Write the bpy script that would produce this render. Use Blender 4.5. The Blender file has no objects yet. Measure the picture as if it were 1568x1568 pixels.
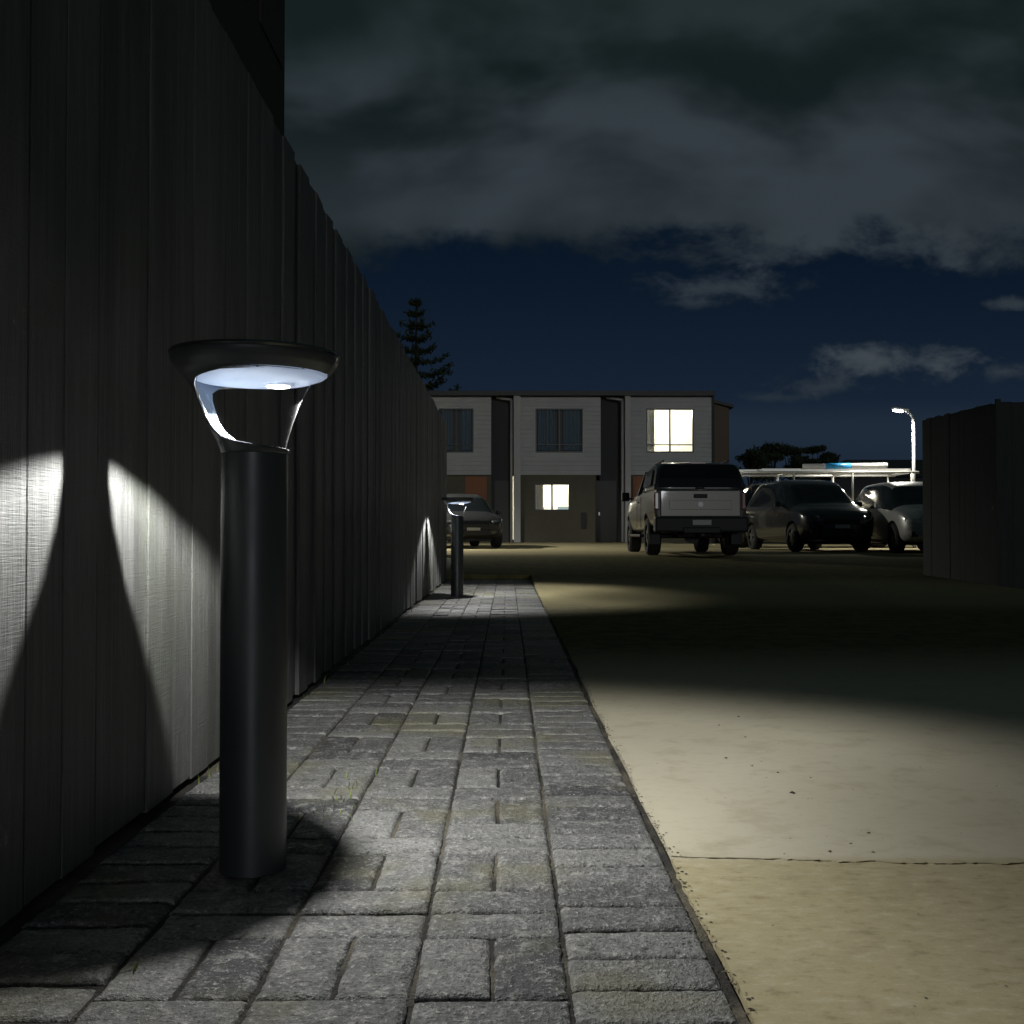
import bpy, bmesh, math, random
from mathutils import Vector, Matrix, noise as mnoise
random.seed(7)
R=random.random
sc=bpy.context.scene
COL=sc.collection
sc.view_settings.view_transform='Standard'
sc.view_settings.look='None'
sc.view_settings.exposure=0

# ------------------------------------------------------------ helpers
def g(y):
    if y<11: return 0.0
    if y<21: return 0.017*(y-11)
    if y<40: return 0.17+(y-21)*0.11/19
    return 0.28

def mat(name, col=(.5,.5,.5), rough=.6, metal=0.0, emit=None, estr=0.0):
    m=bpy.data.materials.new(name); m.use_nodes=True
    b=m.node_tree.nodes['Principled BSDF']
    b.inputs['Base Color'].default_value=(*col,1)
    b.inputs['Roughness'].default_value=rough
    b.inputs['Metallic'].default_value=metal
    if emit:
        b.inputs['Emission Color'].default_value=(*emit,1)
        b.inputs['Emission Strength'].default_value=estr
    return m

class NT:
    def __init__(s,nt): s.nt=nt; s.n=nt.nodes; s.l=nt.links
    def node(s,t,**k):
        n=s.n.new(t)
        for a,b in k.items(): setattr(n,a,b)
        return n
    def put(s,sock,v):
        if v is None: return
        if isinstance(v,bpy.types.NodeSocket): s.l.new(v,sock)
        else: sock.default_value=v
    def m(s,op,a,b=None,c=None,clamp=False):
        n=s.node('ShaderNodeMath',operation=op); n.use_clamp=clamp
        s.put(n.inputs[0],a); s.put(n.inputs[1],b)
        if c is not None: s.put(n.inputs[2],c)
        return n.outputs[0]
    def ss(s,v,a,b,o0=0.0,o1=1.0):
        n=s.node('ShaderNodeMapRange',interpolation_type='SMOOTHSTEP')
        s.put(n.inputs[0],v)
        n.inputs[1].default_value=a;n.inputs[2].default_value=b
        n.inputs[3].default_value=o0;n.inputs[4].default_value=o1
        return n.outputs[0]
    def lin(s,v,a,b,o0=0.0,o1=1.0):
        n=s.node('ShaderNodeMapRange')
        s.put(n.inputs[0],v)
        n.inputs[1].default_value=a;n.inputs[2].default_value=b
        n.inputs[3].default_value=o0;n.inputs[4].default_value=o1
        return n.outputs[0]
    def mix(s,f,a,b,bt='MIX'):
        n=s.node('ShaderNodeMix',data_type='RGBA',blend_type=bt)
        s.put(n.inputs[0],f)
        s.put(n.inputs[6],a if isinstance(a,bpy.types.NodeSocket) else (*a,1))
        s.put(n.inputs[7],b if isinstance(b,bpy.types.NodeSocket) else (*b,1))
        return n.outputs[2]
    def noise(s,vec,scale,detail=3,rough=.55,dist=0.0):
        n=s.node('ShaderNodeTexNoise')
        if vec is not None: s.l.new(vec,n.inputs['Vector'])
        n.inputs['Scale'].default_value=scale;n.inputs['Detail'].default_value=detail
        n.inputs['Roughness'].default_value=rough;n.inputs['Distortion'].default_value=dist
        return n.outputs[0]
    def mapping(s,vec,scale=(1,1,1),loc=(0,0,0)):
        n=s.node('ShaderNodeMapping'); s.l.new(vec,n.inputs[0])
        n.inputs['Scale'].default_value=scale;n.inputs['Location'].default_value=loc
        return n.outputs[0]
    def obj(s): return s.node('ShaderNodeTexCoord').outputs['Object']
    def attr(s,name='rnd'):
        n=s.node('ShaderNodeAttribute',attribute_name=name); return n.outputs['Fac']
    def bump(s,h,strength,dist):
        n=s.node('ShaderNodeBump'); s.l.new(h,n.inputs['Height'])
        n.inputs['Strength'].default_value=strength;n.inputs['Distance'].default_value=dist
        return n.outputs[0]

def pmat(name):
    m=bpy.data.materials.new(name); m.use_nodes=True
    t=NT(m.node_tree); b=m.node_tree.nodes['Principled BSDF']
    return m,t,b

class MB:
    def __init__(s): s.v=[];s.f=[];s.m=[];s.r=[]
    def face(s,idx,mi=0,r=0.0): s.f.append(idx);s.m.append(mi);s.r.append(r)
    def quad(s,a,b,c,d,mi=0,r=0.0):
        i=len(s.v); s.v+= [a,b,c,d]; s.face((i,i+1,i+2,i+3),mi,r)
    def box(s,x0,x1,y0,y1,z0,z1,mi=0,r=0.0,M=None):
        i=len(s.v)
        p=[(x0,y0,z0),(x1,y0,z0),(x1,y1,z0),(x0,y1,z0),(x0,y0,z1),(x1,y0,z1),(x1,y1,z1),(x0,y1,z1)]
        if M is not None: p=[tuple(M@Vector(q)) for q in p]
        s.v+=p
        for f in ((0,3,2,1),(4,5,6,7),(0,1,5,4),(1,2,6,5),(2,3,7,6),(3,0,4,7)):
            s.face(tuple(i+k for k in f),mi,r)
    def cyl(s,p0,p1,r0,r1=None,n=16,mi=0,r=0.0,caps=True):
        if r1 is None:r1=r0
        p0=Vector(p0);p1=Vector(p1);d=(p1-p0).normalized()
        a=d.orthogonal().normalized();b=d.cross(a)
        i=len(s.v)
        for P,rr in((p0,r0),(p1,r1)):
            for k in range(n):
                t=2*math.pi*k/n
                s.v.append(tuple(P+a*math.cos(t)*rr+b*math.sin(t)*rr))
        for k in range(n):
            s.face((i+k,i+(k+1)%n,i+n+(k+1)%n,i+n+k),mi,r)
        if caps:
            s.face(tuple(i+n-1-k for k in range(n)),mi,r); s.face(tuple(i+n+k for k in range(n)),mi,r)
    def build(s,name,mats,parent=None,smooth=False,bevel=0,bseg=2,loc=(0,0,0),rotz=0,auto=False):
        me=bpy.data.meshes.new(name); me.from_pydata(s.v,[],s.f); 
        for m in mats: me.materials.append(m)
        me.polygons.foreach_set('material_index',s.m)
        at=me.attributes.new('rnd','FLOAT','FACE'); at.data.foreach_set('value',s.r)
        if smooth: me.polygons.foreach_set('use_smooth',[True]*len(s.f))
        me.update()
        o=bpy.data.objects.new(name,me); COL.objects.link(o)
        o.location=loc;o.rotation_euler[2]=rotz
        if parent: o.parent=parent
        if bevel:
            b=o.modifiers.new('b','BEVEL');b.width=bevel;b.segments=bseg;b.limit_method='ANGLE';b.angle_limit=math.radians(40)
        if auto:
            e=o.modifiers.new('es','EDGE_SPLIT'); e.split_angle=math.radians(38)
        return o
def empty(name,loc=(0,0,0),rotz=0):
    e=bpy.data.objects.new(name,None);COL.objects.link(e);e.location=loc;e.rotation_euler[2]=rotz
    e.empty_display_size=.2
    return e

# ------------------------------------------------------------ materials
m_pav,t,b=pmat('paver_concrete')
o=t.obj(); r=t.attr()
n2=t.noise(o,120,3,.78); n4=t.noise(o,1.9,3,.6); n5=t.noise(o,26,5,.78)
c=t.mix(r,(.062,.064,.066),(.24,.24,.23))
c=t.mix(t.ss(n5,.49,.66,0,.8),c,(.36,.355,.335))
c=t.mix(t.ss(n5,.47,.34,0,.6),c,(.05,.05,.05))
c=t.mix(t.ss(n2,.55,.72,0,.85),c,(.60,.59,.56))
c=t.mix(t.ss(n2,.47,.31,0,.9),c,(.022,.022,.022))
c=t.mix(t.ss(n4,.50,.64,0,.45),c,(.20,.19,.095))
t.put(b.inputs['Base Color'],c); b.inputs['Roughness'].default_value=.72
h=t.m('ADD',t.m('MULTIPLY',n2,.7),t.m('MULTIPLY',n5,1.2))
t.put(b.inputs['Normal'],t.bump(h,1.0,.010))
m_sand,t,b=pmat('joint_sand'); o=t.obj(); n=t.noise(o,60,3,.7); n9=t.noise(o,3,2,.5)
c=t.mix(n,(.03,.028,.02),(.17,.15,.11)); c=t.mix(t.ss(n9,.45,.6),t.mix(n,(.008,.008,.007),(.04,.036,.03)),c)
t.put(b.inputs['Base Color'],c); b.inputs['Roughness'].default_value=.95
t.put(b.inputs['Normal'],t.bump(n,1,.01))
# concrete
m_con,t,b=pmat('driveway_concrete'); o=t.obj()
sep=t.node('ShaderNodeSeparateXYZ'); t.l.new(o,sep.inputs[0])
n1=t.noise(o,1.3,4,.6); n2=t.noise(o,6,5,.7,.2); n3=t.noise(o,230,3,.75); n4=t.noise(t.mapping(o,(.7,1.3,1)),28,6,.78)
c=t.mix(n1,(.40,.34,.185),(.43,.385,.25))
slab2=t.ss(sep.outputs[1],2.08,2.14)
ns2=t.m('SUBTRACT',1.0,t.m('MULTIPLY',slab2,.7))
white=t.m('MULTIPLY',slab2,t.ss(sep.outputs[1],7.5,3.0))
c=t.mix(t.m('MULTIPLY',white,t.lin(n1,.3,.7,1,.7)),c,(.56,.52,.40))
c=t.mix(t.ss(n2,.50,.34,0,.30),c,(.30,.25,.15))
c=t.mix(t.m('MULTIPLY',t.ss(n4,.50,.68,0,.45),ns2),c,(.60,.55,.41))
c=t.mix(t.m('MULTIPLY',t.ss(n4,.48,.34,0,.55),ns2),c,(.21,.175,.09))
c=t.mix(t.ss(n3,.60,.76,0,.35),c,(.17,.14,.08))
c=t.mix(t.ss(n3,.40,.28,0,.3),c,(.70,.66,.54))
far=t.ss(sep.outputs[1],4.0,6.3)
far_shade=t.m('MULTIPLY',far,t.ss(sep.outputs[1],24,20,0.2,1))  # night shade painted into the concrete colour beyond the first bollard's reach
far_shade=t.m('MULTIPLY',far_shade,t.m('MAXIMUM',t.ss(sep.outputs[1],10.0,8.3,.5,1),t.ss(sep.outputs[1],12.5,14.5,.5,1)))  # painted shade eased where the second bollard's pool of light falls
c=t.mix(t.m('MULTIPLY',far_shade,.9),c,t.mix(t.ss(n2,.40,.60),(.14,.125,.04),(.065,.063,.028)))
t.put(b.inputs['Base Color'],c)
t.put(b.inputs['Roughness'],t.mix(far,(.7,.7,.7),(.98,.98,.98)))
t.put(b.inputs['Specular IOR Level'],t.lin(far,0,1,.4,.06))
h=t.m('ADD',t.m('MULTIPLY',n2,.5),t.m('ADD',t.m('MULTIPLY',n3,.18),t.m('MULTIPLY',n4,t.lin(slab2,0,1,.7,.25))))
t.put(b.inputs['Normal'],t.bump(h,.5,.005))
m_gnd,t,b=pmat('ground_soil_grass'); o=t.obj(); n=t.noise(o,3,4,.7)
t.put(b.inputs['Base Color'],t.mix(n,(.03,.035,.015),(.08,.085,.04))); b.inputs['Roughness'].default_value=1
t.put(b.inputs['Normal'],t.bump(n,.8,.05))
def timber(name,dark,light,k=1.0):
    m,t,b=pmat(name); o=t.obj(); r=t.attr()
    ng=t.noise(t.mapping(o,(60,60,2.2)),1,5,.7,.3)
    nf=t.noise(t.mapping(o,(200,200,14)),1,3,.7)
    nb=t.noise(o,2.2,3,.6)
    ns=t.noise(t.mapping(o,(9,9,.6)),1,3,.6)
    c=t.mix(r,dark,light)
    c=t.mix(t.ss(ng,.45,.66,0,.45),c,tuple(x*1.5 for x in light))
    c=t.mix(t.ss(nf,.46,.32,0,.5),c,tuple(x*.5 for x in dark))
    c=t.mix(t.ss(ns,.50,.68,0,.55),c,tuple(x*.45 for x in dark))
    c=t.mix(t.ss(nb,.5,.7,0,.3),c,(light[0]*.9,light[1]*1.0,light[2]*.75))
    t.put(b.inputs['Base Color'],c); b.inputs['Roughness'].default_value=.6
    hz=t.noise(t.mapping(o,(14,14,300)),1,2,.6)
    h=t.m('ADD',t.m('MULTIPLY',ng,.9),t.m('ADD',t.m('MULTIPLY',nf,.5),t.m('MULTIPLY',hz,.35)))
    t.put(b.inputs['Normal'],t.bump(h,.9*k,.006))
    return m
m_fence=timber('fence_timber',(.082,.084,.080),(.128,.130,.124))
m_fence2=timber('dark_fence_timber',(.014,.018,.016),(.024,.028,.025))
m_wallL=mat('house_render_dark',(.04,.043,.037),.9)
m_brown=mat('brown_trim',(.035,.022,.016),.7)
m_bol,t,b=pmat('graphite_powdercoat'); o=t.obj(); n=t.noise(o,300,2,.6); nn=t.noise(o,5,3,.6)
t.put(b.inputs['Base Color'],t.mix(nn,(.044,.050,.054),(.062,.069,.073))); b.inputs['Metallic'].default_value=.35
t.put(b.inputs['Roughness'],t.lin(nn,.3,.7,.34,.48)); t.put(b.inputs['Normal'],t.bump(n,.12,.001))
m_rim=mat('polished_metal',(.75,.75,.77),.22,1)
m_lip=mat('glossy_rim',(.16,.17,.18),.22,.9)
m_inner=mat('brushed_inner_metal',(.22,.26,.32),.4,.6)
m_refl,t,b=pmat('white_reflector'); b.inputs['Base Color'].default_value=(.6,.66,.75,1); b.inputs['Roughness'].default_value=.4
b.inputs['Emission Color'].default_value=(.52,.66,1,1); b.inputs['Emission Strength'].default_value=.24
m_led=mat('led_emitter',(1,1,1),.4,0,(1,.98,.95),16)
m_lens=bpy.data.materials.new('clear_lens'); m_lens.use_nodes=True
t=NT(m_lens.node_tree); m_lens.node_tree.nodes.remove(m_lens.node_tree.nodes['Principled BSDF'])
out=[n for n in t.n if n.type=='OUTPUT_MATERIAL'][0]
tr=t.node('ShaderNodeBsdfTransparent');gl=t.node('ShaderNodeBsdfGlossy');gl.inputs['Roughness'].default_value=.25
lw=t.node('ShaderNodeLayerWeight');lw.inputs[0].default_value=.5
f=t.m('MULTIPLY',t.m('POWER',lw.outputs['Facing'],9.0),.55)
ms=t.node('ShaderNodeMixShader');t.l.new(f,ms.inputs[0]);t.l.new(tr.outputs[0],ms.inputs[1]);t.l.new(gl.outputs[0],ms.inputs[2]);t.l.new(ms.outputs[0],out.inputs[0])
m_solar=mat('solar_panel',(.01,.012,.02),.2)
def paint(name,c,rough=.3,metal=.4):
    m=mat(name,c,rough,metal); m.node_tree.nodes['Principled BSDF'].inputs['Coat Weight'].default_value=.6
    return m
m_silver=paint('car_paint_silver',(.42,.42,.41),.38,.3)
m_beige=paint('car_paint_beige',(.165,.162,.14),.38,.3)
m_black=paint('car_paint_black',(.035,.036,.038),.2,.5)
m_grey=paint('car_paint_grey',(.06,.06,.062),.3,.5)
m_glass=mat('tinted_glass',(.008,.01,.012),.08)
m_plast=mat('black_plastic',(.012,.012,.012),.6)
m_tyre=mat('tyre_rubber',(.012,.012,.012),.85)
m_alloy=mat('alloy_wheel',(.22,.22,.22),.4,.8)
m_red=mat('tail_light_lens',(.15,.008,.006),.2)
m_head=mat('headlight_lens',(.4,.42,.44),.15,.5)
m_plate=mat('number_plate',(.42,.42,.40),.5)
m_alu=mat('aluminium',(.65,.65,.62),.4,.6)
m_blue=mat('blue_plastic',(.03,.30,.6),.4)
m_wb,t,b=pmat('white_weatherboard'); o=t.obj(); n=t.noise(o,2,3,.6)
t.put(b.inputs['Base Color'],t.mix(n,(.48,.49,.51),(.60,.61,.63))); b.inputs['Roughness'].default_value=.6
m_taupe,t,b=pmat('taupe_cladding'); o=t.obj(); n=t.noise(o,6,4,.6)
t.put(b.inputs['Base Color'],t.mix(n,(.12,.11,.08),(.17,.16,.12))); b.inputs['Roughness'].default_value=.8
m_dk=mat('dark_grey_cladding',(.05,.05,.056),.7)
m_frame=mat('window_frame_aluminium',(.03,.032,.035),.4,.3)
m_room=mat('interior_plaster',(.78,.77,.70),.8)
m_curt=mat('curtain_fabric',(.14,.20,.26),.9)
m_pipe=mat('white_downpipe',(.5,.5,.5),.5)
m_roof=mat('metal_roofing',(.03,.032,.035),.5)
m_door=mat('entry_door',(.03,.028,.026),.5)
m_orange=mat('orange_timber_cladding',(.32,.12,.05),.6)
m_leaf,t,b=pmat('foliage'); r=t.attr(); t.put(b.inputs['Base Color'],t.mix(r,(.02,.032,.014),(.07,.09,.04))); b.inputs['Roughness'].default_value=.8
m_bark=mat('bark',(.06,.05,.04),.9)

# ------------------------------------------------------------ ground
mb=MB()
ys=[-12,0,11]+[11+i for i in range(1,31)]+[60,120,300,900]
for a,bb in zip(ys[:-1],ys[1:]):
    za,zb=g(a)-.06,g(bb)-.06
    mb.quad((-900,a,za),(900,a,za),(900,bb,zb),(-900,bb,zb))
mb.quad((-900,-900,-.06),(900,-900,-.06),(900,-12,-.06),(-900,-12,-.06))
mb.build('ground',[m_gnd])

def sheet(mb,x0,x1,y0f,y1f,nx,ny,thick=.12):
    base=len(mb.v)
    for j in range(ny+1):
        for i in range(nx+1):
            x=x0+(x1-x0)*i/nx
            ya=y0f(x);yb=y1f(x)
            y=ya+(yb-ya)*(j/ny)
            xe=x
            if i==0: xe=x+.004*math.sin(y*9)+.006*mnoise.noise(Vector((0,y*30,0)))
            mb.v.append((xe,y,g(y)))
    for j in range(ny):
        for i in range(nx):
            a=base+j*(nx+1)+i
            mb.face((a,a+1,a+nx+2,a+nx+1))
    def skirt(ids):
        for p,q in zip(ids[:-1],ids[1:]):
            P=mb.v[p];Q=mb.v[q];k=len(mb.v)
            mb.v+= [P,Q,(Q[0],Q[1],Q[2]-thick),(P[0],P[1],P[2]-thick)]
            mb.face((k,k+3,k+2,k+1))
    skirt([base+j*(nx+1) for j in range(ny+1)])
    skirt([base+i for i in range(nx+1)])
    skirt([base+ny*(nx+1)+i for i in range(nx+1)])
def jt(x): return 2.115+.010*math.sin(x*5.2+.6)-.030*math.exp(-((x-.95)/.35)**2)+.016*mnoise.noise(Vector((x*16,0,0)))+.008*mnoise.noise(Vector((x*70,3,0)))
def jw(x): return .0042+.0034*mnoise.noise(Vector((x*40,7,0)))
mb=MB()
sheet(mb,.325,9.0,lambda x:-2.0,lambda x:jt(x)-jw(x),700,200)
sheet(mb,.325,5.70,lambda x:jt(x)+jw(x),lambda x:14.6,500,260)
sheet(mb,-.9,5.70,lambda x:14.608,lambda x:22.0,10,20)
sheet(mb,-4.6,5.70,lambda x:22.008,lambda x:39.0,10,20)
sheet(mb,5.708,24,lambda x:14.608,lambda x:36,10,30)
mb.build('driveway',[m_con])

mb=MB()
mb.box(-1.0,.322,-2,14.6,-.1,-.008)
mb.build('paving_bed',[m_sand])
mb=MB(); mf=MB()
W=.222; x0=-.80; gp=.0022
def pav(xa,xb,ya,yb):
    dz=random.uniform(-.0035,.0015) if R()<.5 else random.uniform(-.001,.001)
    if yb<.9: return
    r=min(1,max(0,random.gauss(.5,.32)))
    cx,cy=(xa+xb)/2,(ya+yb)/2
    M=Matrix.Translation((cx,cy,0))@Matrix.Rotation(random.gauss(0,.012),4,'Z')@Matrix.Rotation(random.gauss(0,.010),4,'X')@Matrix.Rotation(random.gauss(0,.010),4,'Y')@Matrix.Translation((-cx,-cy,0))
    if ya>5.5:
        mf.box(xa+gp+.001,xb-gp-.001,ya+gp+.001,yb-gp-.001,-.05,dz,0,r,M); return
    xa+=gp;xb-=gp;ya+=gp;yb-=gp
    st=.009 if ya<3 else .018
    nx=max(4,int((xb-xa)/st)); ny=max(4,int((yb-ya)/st))
    def cs(a,b,n):
        return [a,a+.0035,a+.009]+[a+.009+(b-a-.018)*k/n for k in range(1,n)]+[b-.009,b-.0035,b]
    X=cs(xa,xb,nx);Y=cs(ya,yb,ny); NX,NY=len(X),len(Y); i0=len(mb.v)
    seed=R()*100
    for j,y in enumerate(Y):
        for i,x in enumerate(X):
            de=min(i,NX-1-i,j,NY-1-j)
            nz=mnoise.noise(Vector((x*70,y*70,seed))); nl=mnoise.noise(Vector((x*22,y*22,seed+5)))
            z=dz+.0015*nz+.0017*nl
            px,py=x,y
            if de==0: z-=.0065+.002*nz
            elif de==1: z-=.0022+.0030*abs(nl)+.0016*nz
            elif de==2: z-=.0004
            if de<2:
                w=.0042*(1 if de==0 else .8)
                e1=mnoise.noise(Vector((x*45,y*45,seed+9)))
                if i<2: px+=w*abs(e1)*1.2
                if i>NX-3: px-=w*abs(e1)*1.2
                if j<2: py+=w*abs(e1)*1.2
                if j>NY-3: py-=w*abs(e1)*1.2
            mb.v.append(tuple(M@Vector((px,py,z))))
    for j in range(NY-1):
        for i in range(NX-1):
            a=i0+j*NX+i; mb.face((a,a+1,a+NX+1,a+NX),0,r)
    ring=[i0+i for i in range(NX)]+[i0+j*NX+NX-1 for j in range(1,NY)]+[i0+(NY-1)*NX+i for i in range(NX-2,-1,-1)]+[i0+j*NX for j in range(NY-2,0,-1)]
    k0=len(mb.v)
    for q in ring: P=mb.v[q]; mb.v.append((P[0],P[1],P[2]-.04))
    n=len(ring)
    for q in range(n): mb.face((ring[q],k0+q,k0+(q+1)%n,ring[(q+1)%n]),0,r)
for c in range(5):
    xa=x0+c*W+random.uniform(-.001,.001); xb=xa+W
    y=.6+[.05,.0,-.11,.0,.03][c]; k=[0,2,1,0,0][c]
    while y<14.5:
        if c==4 or c==0:
            pav(xa,xb,y,y+.111); y+=.111
        else:
            if k%3==0:
                pav(xa,xa+W/2,y,y+.222);pav(xa+W/2,xb,y,y+.222);y+=.222
            else:
                pav(xa,xb,y,y+.111);y+=.111
            k+=1
            if R()<.08:k+=1
pp=mb.build('paver_path',[m_pav],smooth=True)
pf=mf.build('far_pavers',[m_pav],bevel=.003,bseg=1); pf.parent=pp

mb=MB()
def peb(x,y,s):
    i=len(mb.v); z=g(y)
    for (a,bb,cz) in((1,0,.2),(0,1,.15),(-1,0,.2),(0,-1,.15)):
        mb.v.append((x+a*s*random.uniform(.6,1.2),y+bb*s*random.uniform(.6,1.2),z+.001))
    mb.v.append((x+random.uniform(-.3,.3)*s,y,z+s*.6))
    r=R()
    for k in range(4): mb.face((i+k,i+(k+1)%4,i+4),0,r)
for px,py,s in ((1212,1213,.009),(1110,1160,.006),(1140,1128,.005),(1150,1172,.006),(1190,1182,.005),(1328,1274,.006),(1268,1302,.006),(1334,1303,.0045),(1130,1097,.006),(1300,1290,.004),(1240,1190,.0045),(1165,1165,.004),(1100,1110,.005)):
    d=1630*.644/(py-815); peb((px-777)/1630*d,d,s)
for i in range(260):
    peb(random.uniform(.35,2.2),random.uniform(1.3,5),random.uniform(.001,.003))
for i in range(1100):
    x=.322+random.gauss(0,.008); peb(x,random.uniform(1.2,9),random.uniform(.001,.0045))
for i in range(420):
    c=random.choice([1,2,3,4]); peb(x0+c*W+random.gauss(0,.004),random.uniform(1.2,6),random.uniform(.001,.003))
m_peb,t,b=pmat('grit'); r=t.attr(); t.put(b.inputs['Base Color'],t.mix(r,(.02,.014,.01),(.18,.155,.10))); b.inputs['Roughness'].default_value=.9
mb.build('gravel_debris',[m_peb])

mb=MB()
def blade(x,y,h,a,w=.003,bend=.4):
    p=Vector((x,y,-.005)); n=5; pts=[]
    d=Vector((math.cos(a),math.sin(a),0))
    for i in range(n+1):
        s=i/n; q=p+Vector((0,0,h*math.sin(s*1.4)))+d*h*bend*s*s*1.6
        ww=w*(1-s*.9); sd=Vector((-d.y,d.x,0))*ww; sd=Vector((abs(sd.x)+ww*.5,sd.y,0))
        pts.append((tuple(q-sd),tuple(q+sd)))
    r=R()
    for i in range(n): mb.quad(pts[i][0],pts[i][1],pts[i+1][1],pts[i+1][0],0,r)
blade(-.553,1.585,.046,math.pi*.95,.0018,.4); blade(-.55,1.59,.02,.5,.002); blade(-.548,1.58,.02,-1,.002)
for i in range(30): blade(-.40+random.gauss(0,.03),2.55+random.gauss(0,.12),random.uniform(.01,.03),R()*6.3,.0014)
for i in range(60):
    y=random.uniform(2.6,13); blade(-.795+random.uniform(0,.02),y,random.uniform(.02,.05),R()*6.3,.0015)
m_weed=mat('weed_grass',(.16,.22,.05),.7)
mb.build('weeds',[m_weed])

# ------------------------------------------------------------ timber fence (left)
mb=MB()
y=-1.5
k=0
while y<14.3:
    w=random.choice([.145,.15,.155,.19,.10])
    nearf=y<3.6
    dx=(0.0 if k%2 else (-.002 if nearf else -.012))+random.uniform(-.0015,.0015)*(1 if nearf else 3)
    tw=random.gauss(0,.006 if nearf else .028)
    top=2.09+random.uniform(-.004,.004); bot=.012+random.uniform(-.004,.01)
    r=min(1,max(0,random.gauss(.5,.3)))
    yy0,yy1=(y+.0012,y+w-.0012) if nearf else ((y-.012,y+w+.012) if k%2 else (y+.001,y+w-.001))
    M=Matrix.Translation((-.81,y,0))@Matrix.Rotation(tw,4,'Z')@Matrix.Translation((.81,-y,0))
    mb.box(-.835+dx,-.812+dx,yy0,yy1,bot,top,0,r,M)
    y+=w+random.uniform(0,.002);k+=1
for z in(.35,1.05,1.8): mb.box(-.90,-.862,-1.5,14.3,z,z+.09,0,.3)
mb.build('timber_fence',[m_fence],bevel=.002,bseg=1)

h=empty('neighbour_house',(0,0,0))
mb=MB(); mb.box(-7,-1.03,-3,4.79,-.05,6.2,0)
yy=-3
while yy<4.7: mb.box(-1.029,-1.012,yy,yy+.148,-.04,6.15,0,R()); yy+=.15
mb.build('walls',[m_wallL],h)
mb=MB(); mb.box(-1.011,-1.004,4.3,4.74,2.72,5.2,0); mb.build('brown_panel',[m_brown],h)
mb=MB(); mb.box(-7.4,-.92,-3.4,4.95,6.2,6.4,0); mb.build('eaves',[m_wallL],h)

# ------------------------------------------------------------ bollards
def interp(tab,z):
    for (a,va),(bb,vb) in zip(tab[:-1],tab[1:]):
        if z<=bb:
            f=(z-a)/(bb-a) if bb>a else 0
            f=max(0,min(1,f)); return va+(vb-va)*f
    return tab[-1][1]
RT=[(.795,.0632),(.82,.072),(.84,.083),(.86,.093),(.89,.104),(.915,.115),(.930,.124),(.942,.134),(.952,.144),(.964,.154),(.974,.1585),(.982,.160)]
WT=[(.795,180),(.803,180),(.808,120),(.814,75),(.824,45),(.84,31),(.86,25),(.90,25),(.918,30),(.932,44),(.941,75),(.946,125),(.949,180),(.99,180)]
def lamp_nodes(L,cutlo,cuthi):
    L.use_nodes=True; t=NT(L.node_tree); em=[n for n in t.n if n.type=='EMISSION'][0]
    tc=t.node('ShaderNodeTexCoord'); s=t.node('ShaderNodeSeparateXYZ'); t.l.new(tc.outputs['Normal'],s.inputs[0])
    cz=t.m('ABSOLUTE',s.outputs[2])
    cut=t.ss(cz,cutlo,cuthi)
    inv=t.m('DIVIDE',1.0,t.m('POWER',t.m('MAXIMUM',cz,.36),1.9))
    st=t.m('MULTIPLY',cut,inv)
    st=t.m('MULTIPLY',st,t.ss(s.outputs[0],-.35,.25,.62,1.0))
    st=t.m('MULTIPLY',st,t.ss(s.outputs[0],.92,.62,.25,1.0))
    st=t.m('MULTIPLY',st,t.ss(s.outputs[1],-.6,.3,.62,1.08))
    t.put(em.inputs['Strength'],st)
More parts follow.
